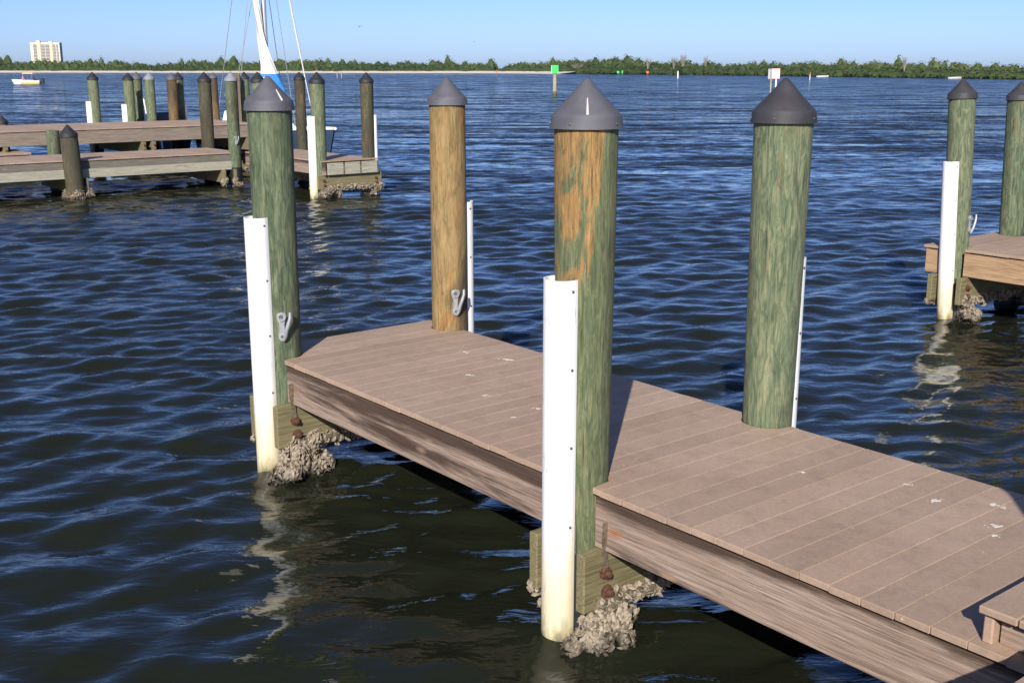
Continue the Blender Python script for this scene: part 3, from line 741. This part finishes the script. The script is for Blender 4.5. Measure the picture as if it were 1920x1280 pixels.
piling('pale-capped green piling with a cleat where low walkway meets far finger pier', -18.45, 8.42, .145, .14, 2.671, 'pile_green', 'cap_light', None, cl=(-10, 1.09), oys=[(0, .15, .0, .14, .14, 80)], seg=20)
piling('dark brown black-capped piling behind the far finger pier, half hidden by a green one', -18.7, 10.35, .130, .13, 2.661, 'pile_dark', 'cap_black', seg=20)
piling('short leaning black-capped piling standing before the low walkway', -18.28, 4.58, .18, .185, 1.58, 'pile_dark', 'cap_black', None, wrap=False, oys=[(0, .15, .05, .17, .16, 120), (90, .2, .03, .14, .14, 70), (-90, .2, .03, .14, .14, 70)], seg=20, tilt=(R(1.5), R(-2)))
piling('flat-topped green piling stub behind the low walkway', -20.56, 4.9, .145, .15, 1.349, 'pile_green', 'cap_black', flat=True, seg=20)
piling('very dark black-capped piling on the back edge of the low walkway', -20.56, 8.70, .165, .16, 2.657, 'pile_dark', 'cap_black', seg=20)
BK = [(-27.85, 8.434, 'pile_pale', 'cap_black', (-95, 1.785, .10), 2.64, 'black-capped green piling with a white pipe, standing alone behind the back walkway'),
      (-27.85, 9.50, 'pile_pale', 'cap_black', (-95, 1.68, .10), 2.62, 'black-capped green piling with a white pipe, beside two grey-capped pilings'),
      (-28.6, 10.05, 'pile_green', 'cap_grey', None, 2.64, 'grey-capped piling half hidden behind a pale-capped one'),
      (-28.0, 10.22, 'pile_pale', 'cap_light', None, 2.63, 'thick pale green piling with a light grey cap behind the back walkway'),
      (-28.0, 10.93, 'pile_brown', 'cap_grey', None, 2.62, 'rusty brown grey-capped piling behind the back walkway'),
      (-28.5, 11.36, 'pile_green', 'cap_black', (85, 1.67, .07), 2.63, 'black-capped piling with a thin white pipe next to the rusty brown piling'),
      (-27.95, 12.29, 'pile_brown', 'cap_grey', None, 2.62, 'narrow brown grey-capped piling behind the very dark piling'),
      (-27.3, 13.05, 'pile_green', 'cap_black', None, 2.64, 'black-capped piling tucked close behind the one with the very long pipe')]
for s_, n_, m_, c_, f_, tp, lb in BK: piling(lb, s_, n_, .155 if 'narrow' not in lb else .125, .15, tp, m_, c_, f_, seg=16)
piling('low dark black-capped piling barely rising above the back walkway', -28.0, 5.80, .15, .15, 1.44, 'pile_dark', 'cap_black', seg=16)
po = thing('sawn_post', 'plain brown sawn post without a cap, beside the pale-capped piling', 'post', W(-27.0, 12.62, 0), ANG)
MB().box(-.09, .09, -.09, .09, -1, 2.58).build('post', 'sawn_post', po, False, .006)

# ---------------------------------------------------------------- boats
def hull_mesh(Lh, beam, h0, h1, nst=12, tr=.75):
    """pointed bow at +x, square stern at -x; sheer rises to the bow"""
    vs = []; fs = []; prof = [(0, -.35), (.55, -.25), (.86, .1), (1, 1)]
    for i in range(nst + 1):
        u = i / nst; x = -Lh / 2 + Lh * u; wd = beam / 2 * (tr + (1 - tr) * math.sin(min(u / .5, 1) * math.pi / 2)) * (1 if u < .55 else max(.02, 1 - ((u - .55) / .45) ** 2.0)); hh = h0 + (h1 - h0) * u * u
        row = [(x + (0.35 * k_ * (u ** 6)), wd * a, hh * b_ if b_ > 0 else b_) for k_, (a, b_) in enumerate(prof)]
        row = [(px, -py, pz) for px, py, pz in row[::-1]] + row[1:]; vs += row
    q = len(prof) * 2 - 1
    for i in range(nst):
        for j in range(q - 1): fs.append((i * q + j, (i + 1) * q + j, (i + 1) * q + j + 1, i * q + j + 1))
    fs.append(tuple(range(q)))
    fs2 = [(i * q, i * q + q - 1, (i + 1) * q + q - 1, (i + 1) * q) for i in range(nst)]
    return vs, fs, fs2, q
def sailboat():
    cx = W(-27.6, 13.75); t = thing('sailboat', 'moored sailboat with a furled twisted sail behind the far dock', 'sailboat', cx, ANG)
    vs, fs, dk_, q = hull_mesh(7.2, 2.3, .75, 1.0)
    MB().add(vs, fs).build('hull', 'navy', t, True)
    MB().add([(x, y, z + .004) for x, y, z in vs], dk_).build('deck', 'white', t)
    rub = MB()
    for sgn in (0, q - 1): rub.tube([Vector(vs[i * q + sgn]) + Vector((0, 0, .01)) for i in range(13)], .045, 6)
    rub.build('gunwale', 'white', t, True)
    cb = MB(); cb.add([(-1.6, -.75, .75), (1.5, -.55, .8), (1.5, .55, .8), (-1.6, .75, .75), (-1.5, -.62, 1.38), (.9, -.42, 1.28), (.9, .42, 1.28), (-1.5, .62, 1.38)], [(0, 1, 5, 4), (1, 2, 6, 5), (2, 3, 7, 6), (3, 0, 4, 7), (4, 5, 6, 7)])
    cb.build('cabin', 'white', t, False, .03)
    for y in (-.66, .66): MB().box(-1.0, .3, y - .05, y + .05, 1.0, 1.18).build('window', 'bay', t)
    MB().tube([(.5, 0, .8), (.5, 0, 5), (.5, 0, 10.2)], [.085, .08, .06], 12).build('mast', 'alu', t, True)
    MB().tube([(.5, 0, 1.75), (-2.6, 0, 1.85)], .06, 10).build('boom', 'alu', t, True)
    rl = MB(); rl.tube([(3.2, -.3, .98), (3.3, -.3, 1.5), (3.75, 0, 1.55), (3.3, .3, 1.5), (3.2, .3, .98)], .018, 6); rl.tube([(2.2, -.75, .95), (2.2, -.75, 1.4), (3.3, -.3, 1.5)], .015, 6); rl.build('bow_rail', 'galv', t, True)
    # sail hanging loosely twisted beside the mast: a folded, wavy closed sheet
    sv = []; sf = []; nz_, nu = 40, 28
    for i in range(nz_ + 1):
        f_ = i / nz_; z_ = 2.0 + f_ * 7.6
        wd = .17 + .20 * max(0, 1 - (z_ - 2.0) / 1.9) ** 1.2 + .05 * math.sin(z_ * 1.5); tw = 1.2 - (z_ - 2) * .55
        ox = .5 + .12 * math.sin(z_ * .9 + .6) + .10; oy = -.17 + .10 * math.sin(z_ * .8) + .16 * max(0, (3.6 - z_) / 1.6)
        for j in range(nu):
            a = 2 * math.pi * j / nu; rx, ry = wd * math.cos(a), wd * .42 * math.sin(a) * (1 + .35 * math.sin(3 * a + z_ * 1.3))
            k_ = 1 + .08 * math.sin(7 * a + z_ * 2.2)
            sv.append((ox + (rx * math.cos(tw) - ry * math.sin(tw)) * k_, oy + (rx * math.sin(tw) + ry * math.cos(tw)) * k_, z_))
    for i in range(nz_):
        for j in range(nu): sf.append((i * nu + j, i * nu + (j + 1) % nu, (i + 1) * nu + (j + 1) % nu, (i + 1) * nu + j))
    sf.append(tuple(range(nu - 1, -1, -1))); sf.append(tuple(nz_ * nu + j for j in range(nu)))
    so_ = MB().add(sv, sf).build('sail', 'sail', t, True)
    # blue printed corner with a yellow arc, a skin standing just off the cloth
    pv = []; pf = []; yv = []; yf = []
    def ring(i, off): 
        c = np.mean(np.array(sv[i * nu:(i + 1) * nu]), axis=0); return [tuple(np.array(p) + (np.array(p) - c) / max(1e-6, np.linalg.norm((np.array(p) - c))) * off * np.array([1, 1, 0])) for p in sv[i * nu:(i + 1) * nu]]
    for i in range(0, 4): pv += ring(i, .012)
    for i in range(3):
        for j in range(nu): pf.append((i * nu + j, i * nu + (j + 1) % nu, (i + 1) * nu + (j + 1) % nu, (i + 1) * nu + j))
    po_ = MB().add(pv, pf).build('print', 'blue_cloth', so_, True)
    for k_ in range(9): pass
    ymb = MB()
    c0 = np.mean(np.array(sv[:nu]), axis=0)
    for j0 in (19, 5):
        pts = []
        for k_ in range(9):
            a = -1.2 + k_ * .42; ii = 1.4 + 1.0 * math.sin(a); jj = j0 + 3.0 * math.cos(a)
            i_, j_ = int(ii), int(jj) % nu; p = np.array(ring(i_, .02)[j_]) * (1 - (ii - i_)) + np.array(ring(i_ + 1, .02)[j_]) * (ii - i_); p2 = np.array(ring(i_, .02)[(j_ + 1) % nu]); p = p + (p2 - np.array(ring(i_, .02)[j_])) * (jj - int(jj)); pts.append(tuple(p))
        ymb.tube(pts, .022, 6)
    ymb.build('emblem', 'yellow_cloth', po_, True)
    for nm, a, b_ in (('stay', (3.5, 0, 1.0), (.55, 0, 10)), ('stay', (-3.5, 0, .8), (.45, 0, 10.1)), ('shroud', (.3, -1.05, .85), (.5, -.08, 8)), ('shroud', (.3, 1.05, .85), (.5, .08, 8)), ('shroud', (-.3, -1.05, .85), (.5, -.08, 6)), ('shroud', (-.3, 1.05, .85), (.5, .08, 6))):
        MB().tube([a, b_], .011, 5).build(nm, 'wire', t)
    # furled headsail on the forestay
    MB().tube([(3.42, 0, 1.25), (2.6, 0, 3.6), (.9, 0, 8.8)], [.016, .018, .012], 8).build('furled_jib', 'sail', t, True)
sailboat()
# small tender whose rail and blue cover show behind the rusty brown piling
tn = thing('dinghy', 'small blue-covered boat with a bent white rail behind the rusty brown piling', 'boat', W(-30.2, 11.2, 0), ANG)
vs, fs, dk_, q = hull_mesh(3.6, 1.5, .55, .75); MB().add(vs, fs + dk_).build('hull', 'navy', tn, True)
MB().box(-.9, .6, -.5, .5, .6, 1.35).build('cover', 'navy', tn, False, .08)
MB().tube([(.4, -.45, 1.3), (.4, -.5, 1.75), (.1, -.5, 1.9), (-.25, -.45, 1.9)], .025, 8).build('rail', 'white', tn, True)

def person(label, loc, rz, shirt, parent_pose='sit'):
    """seated figure grown as one skin from a joint skeleton"""
    t = thing('person', label, 'person', loc, rz)
    J = [(0, 0, .05), (0, 0, .30), (0, .02, .50), (0, .03, .60), (0, .05, .74), (-.10, 0, .03), (-.12, .40, .06), (-.12, .44, -.36), (.10, 0, .03), (.12, .40, .06), (.12, .44, -.36),
         (-.19, .02, .48), (-.24, .06, .22), (-.16, .28, .16), (.19, .02, .48), (.24, .06, .22), (.16, .28, .16), (-.12, .54, -.40), (.12, .54, -.40)]
    E_ = [(0, 1), (1, 2), (2, 3), (3, 4), (0, 5), (5, 6), (6, 7), (0, 8), (8, 9), (9, 10), (2, 11), (11, 12), (12, 13), (2, 14), (14, 15), (15, 16), (7, 17), (10, 18)]
    rd = [.14, .13, .12, .05, .10, .09, .07, .05, .09, .07, .05, .06, .045, .035, .06, .045, .035, .035, .035]
    me = bpy.data.meshes.new('body'); me.from_pydata(J, E_, []); o = put('body', me, shirt, t)
    md = o.modifiers.new('skin', 'SKIN'); 
    if not me.skin_vertices: bpy.context.view_layer.objects.active = o
    if me.skin_vertices:
        for k_, v in enumerate(me.skin_vertices[0].data): v.radius = (rd[k_], rd[k_]); v.use_root = (k_ == 0)
    o.modifiers.new('sub', 'SUBSURF').levels = 1
    hd = MB(); hd.lathe([(.01, .64), (.06, .66), (.085, .74), (.08, .82), (.04, .87), (.005, .88)], 12, 0, .05); hd.build('head', 'skin', t, True)
    return t
def motorboat():
    bx, by = -85.3, 204.7
    t = thing('motorboat', 'small white and yellow motorboat with an orange sun canopy out on the bay', 'boat', (bx, by, 0), R(180))
    vs, fs, dk_, q = hull_mesh(4.1, 1.7, .62, .82, tr=.85)
    MB().add(vs, fs).build('hull', 'white', t, True); MB().add([(x, y, z - .18) for x, y, z in vs], dk_).build('deck', 'white', t)
    st_ = MB()
    for sgn in (1, -1): st_.add([(-2.0, sgn * .83, .02), (1.2, sgn * .80, .02), (1.2, sgn * .82, .3), (-2.0, sgn * .86, .3), (-2.0, sgn * .80, .02), (1.2, sgn * .77, .02), (1.2, sgn * .79, .3), (-2.0, sgn * .83, .3)], [(0, 1, 2, 3), (7, 6, 5, 4), (0, 3, 7, 4), (1, 5, 6, 2), (3, 2, 6, 7), (0, 4, 5, 1)])
    st_.build('stripe', 'yellow', t)
    MB().box(-2.65, -2.1, -.22, .22, .05, 1.0).build('outboard', 'black', t, False, .05)
    cn = MB(); cn.add([(-1.1, -.8, 1.78), (-1.1, .8, 1.78), (.9, .8, 1.78), (.9, -.8, 1.78), (-.9, -.7, 1.95), (-.9, .7, 1.95), (.7, .7, 1.98), (.7, -.7, 1.98)], [(3, 2, 1, 0), (4, 5, 6, 7), (0, 1, 5, 4), (1, 2, 6, 5), (2, 3, 7, 6), (3, 0, 4, 7)]); cn.build('canopy', 'orange', t)
    for x_ in (-.95, .8):
        for y in (-.75, .75): MB().tube([(x_ * .6, y, .55), (x_, y, 1.8)], .025, 6).build('canopy_pole', 'alu', t)
    person('person in a pink top seated in the bow of the motorboat', (bx - 1.0, by - .1, .62), R(60), 'pink')
    person('person in a dark top seated by the outboard of the motorboat', (bx + .9, by, .62), R(-60), 'darkshirt')
motorboat()
ms = thing('sailboat', 'distant dark-hulled sailboat at anchor off the beach', 'sailboat', (-146.5, 318, 0), R(170))
vs, fs, dk_, q = hull_mesh(6.5, 2, .9, 1.2); MB().add(vs, fs).build('hull', 'navy', ms, True); MB().add([(x, y, z + .01) for x, y, z in vs], dk_).build('deck', 'white', ms)
MB().tube([(.4, 0, .9), (.5, .0, 9)], .07, 8).build('mast', 'alu', ms); MB().box(-1.6, 1, -.6, .6, 1, 1.5).build('cabin', 'white', ms, False, .05)
for (x, y, lb) in ((101, 375, 'tiny pale skiff by the mangroves near the orange-topped marker post'), (122, 320, 'tiny pale skiff by the mangroves behind the tan-stringer pier')):
    k_ = thing('skiff', lb, 'boat', (x - 3, y - 8, 0), R(20)); vs, fs, dk_, q = hull_mesh(3.4, 1.2, .4, .55); MB().add(vs, fs + dk_).build('hull', 'white', k_, True)

# ---------------------------------------------------------------- markers and signs
def text(parent, body, size, loc, rot, m, name='lettering'):
    cu = bpy.data.curves.new(name, 'FONT'); cu.body = body; cu.size = size; cu.align_x = 'CENTER'; cu.align_y = 'CENTER'; cu.extrude = .004
    tmp = bpy.data.objects.new('tmp', cu); C.objects.link(tmp); bpy.context.view_layer.update()
    me = bpy.data.meshes.new_from_object(tmp.evaluated_get(bpy.context.evaluated_depsgraph_get())); bpy.data.objects.remove(tmp)
    me.materials.clear(); return put(name, me, m, parent, loc, rot)
gm = thing('channel_marker', 'green square channel marker on a bleached post', 'channel marker', (4.53, 122.6, 0), 0)
MB().lathe([(.22, -1), (.21, .4), (.19, 2.6)], 14).build('post', 'post_wood', gm, True)
MB().lathe([(.25, -.1), (.26, .15), (.23, .35)], 12).build('weed_collar', 'mud', gm, True)
bd = MB().box(-.34, .36, -.28, -.25, 2.25, 3.05).build('dayboard', 'day_green', gm, False, .005)
text(bd, '11', .42, (.01, -.285, 2.66), (R(90), 0, 0), 'dark_green')
MB().box(-.40, -.36, -.25, .35, 2.25, 3.05).build('dayboard', 'sign_white', gm, False, .005)
sg = thing('speed_sign', 'white idle speed sign with red border on two posts in the water', 'sign', (25.7, 113.4, 0), R(-4))
for x_, m_ in ((-.33, 'post_wood'), (.16, 'sign_white')): MB().tube([(x_, .12, -1), (x_, .12, 2.7)], .085, 10).build('post', m_, sg, True)
fb = MB().box(-.32, .50, -.02, .01, 1.72, 2.72).build('board', 'red', sg, False, .004)
MB().box(-.28, .46, -.03, -.021, 1.76, 2.68).build('face', 'sign_white', fb)
for z_, tx, sz in ((2.48, 'IDLE', .29), (2.2, 'SPEED', .17), (1.93, 'NO WAKE', .155)): text(fb, tx, sz, (.09, -.036, z_), (R(90), 0, 0), 'ink')
MB().add([(-.33, 0, 1.72), (-.56, .45, 1.72), (-.56, .45, 2.68), (-.33, 0, 2.68), (-.35, .03, 1.72), (-.58, .48, 1.72), (-.58, .48, 2.68), (-.35, .03, 2.68)], [(3, 2, 1, 0), (4, 5, 6, 7), (0, 1, 5, 4), (2, 3, 7, 6), (1, 2, 6, 5), (3, 0, 4, 7)]).build('side_board', 'sign_white', sg)
def stake(label, x, y, h, r, m, top=None, grp=None):
    t = thing('marker_post', label, 'marker', (x, y, 0), 0, grp); MB().lathe([(r, -.5), (r, h * .5), (r * .9, h)], 10).build('post', m, t, True)
    if top: MB().lathe([(r * 1.25, h * .72), (r * 1.3, h * .98), (r * .5, h * 1.02)], 10).build('band', top, t, True)
stake('thick plain white marker post off the mangroves', 46.3, 323.7, 1.95, .2, 'sign_white')
stake('slim white marker post with an orange top', 71.8, 279.4, 1.75, .1, 'sign_white', 'orange_paint')
for k_, (px, Y_) in enumerate(((636, 330), (644, 324))): stake(('taller of twin pale marker posts off the beach', 'shorter of twin pale marker posts off the beach')[k_], (px - 960) / 2117 * Y_ * .985, Y_, (1.9, 1.6)[k_], .13, 'post_wood', None, 'twin marker posts')
stake('single white stake near the anchored mast lines', (523.5 - 960) / 2117 * 250, 246, 1.5, .1, 'sign_white')
for lb, x, y, m_, h_ in (('wider of two small green boards at the mangrove edge', 46.5, 512, 'day_green', 1.5), ('slimmer of two small green boards at the mangrove edge', 48.2, 510, 'day_green', 1.7), ('small orange board at the mangrove edge', 57.3, 494, 'orange_paint', 1.5), ('tiny green marker in front of the beach', -21, 600, 'day_green', 1.3), ('tiny orange marker in front of the beach', -8, 600, 'orange_paint', 1.4)):
    t = thing('shore_marker', lb, 'marker', (x, y - 3, 0)); MB().tube([(0, 0, -.3), (0, 0, h_)], .09, 6).build('post', 'post_wood', t)
    MB().box(-.5 if 'wider' in lb or 'orange' in lb else -.28, .5 if 'wider' in lb or 'orange' in lb else .28, -.14, -.1, h_ * .4, h_).build('board', m_, t)
for lb, px, py, Y_ in (('larger of two birds in the sky, near the sailboat', 684, 57, 200), ('smaller of two birds in the sky, above the bay', 891, 83, 330)):
    t = thing('bird', lb, 'bird', ((px - 960) / 2117 * Y_, Y_, 2.75 + (128 - py) / 2117 * Y_ * 1.02), R(30))
    MB().lathe([(.01, -.2), (.06, -.08), (.07, .05), (.03, .2)], 8).build('body', 'bird', t, True, 0, (0, 0, 0), (R(90), 0, 0))
    for s_ in (-1, 1): MB().add([(0, -.07, .02), (0, .08, .02), (s_ * .28, .05, .14), (s_ * .3, -.04, .14), (s_ * .62, .0, .05), (0, -.07, .035), (0, .08, .035), (s_ * .28, .05, .155), (s_ * .3, -.04, .155)], [(0, 1, 2, 3), (3, 2, 4), (8, 7, 6, 5), (4, 7, 8)]).build('wing', 'bird', t)

# ---------------------------------------------------------------- droppings on the deck boards
sp = thing('bird_droppings', 'white bird droppings splashed on the near deck boards', 'droppings', W(4, .8, DECK), ANG)
for (s_, n_, a, b_) in [(4.22, 1.12, .045, .018), (4.42, 1.28, .05, .02), (4.55, 1.05, .04, .014), (4.02, 1.2, .03, .008), (3.6, .95, .03, .01), (4.6, .95, .025, .009), (1.1, .75, .05, .014), (1.55, .55, .03, .012), (1.95, .62, .035, .012), (.6, 1.1, .05, .012), (.95, 1.2, .07, .012), (2.0, .40, .03, .008), (2.4, .55, .03, .01)]:
    r = random.Random(s_); mb = MB(); ang = r.uniform(.2, 1.2)
    for k_ in range(11):
        u_ = r.gauss(0, .5); v_ = r.gauss(0, .45); q_ = r.uniform(.12, .5) * max(.25, 1 - abs(u_)); cx_, cy_ = u_ * a, v_ * b_ * 1.3
        mb.prism([(cx_ + math.cos(w_ * .785) * a * q_ * r.uniform(.5, 1.1), cy_ + math.sin(w_ * .785) * b_ * q_ * 1.3 * r.uniform(.5, 1.2)) for w_ in range(8)], 0, .0010 + .0001 * k_)
    mb.build('splash', 'lime', sp, False, 0, (s_ - 4, n_ - .8, .0012), (0, 0, ang))

S.render.engine = 'CYCLES'
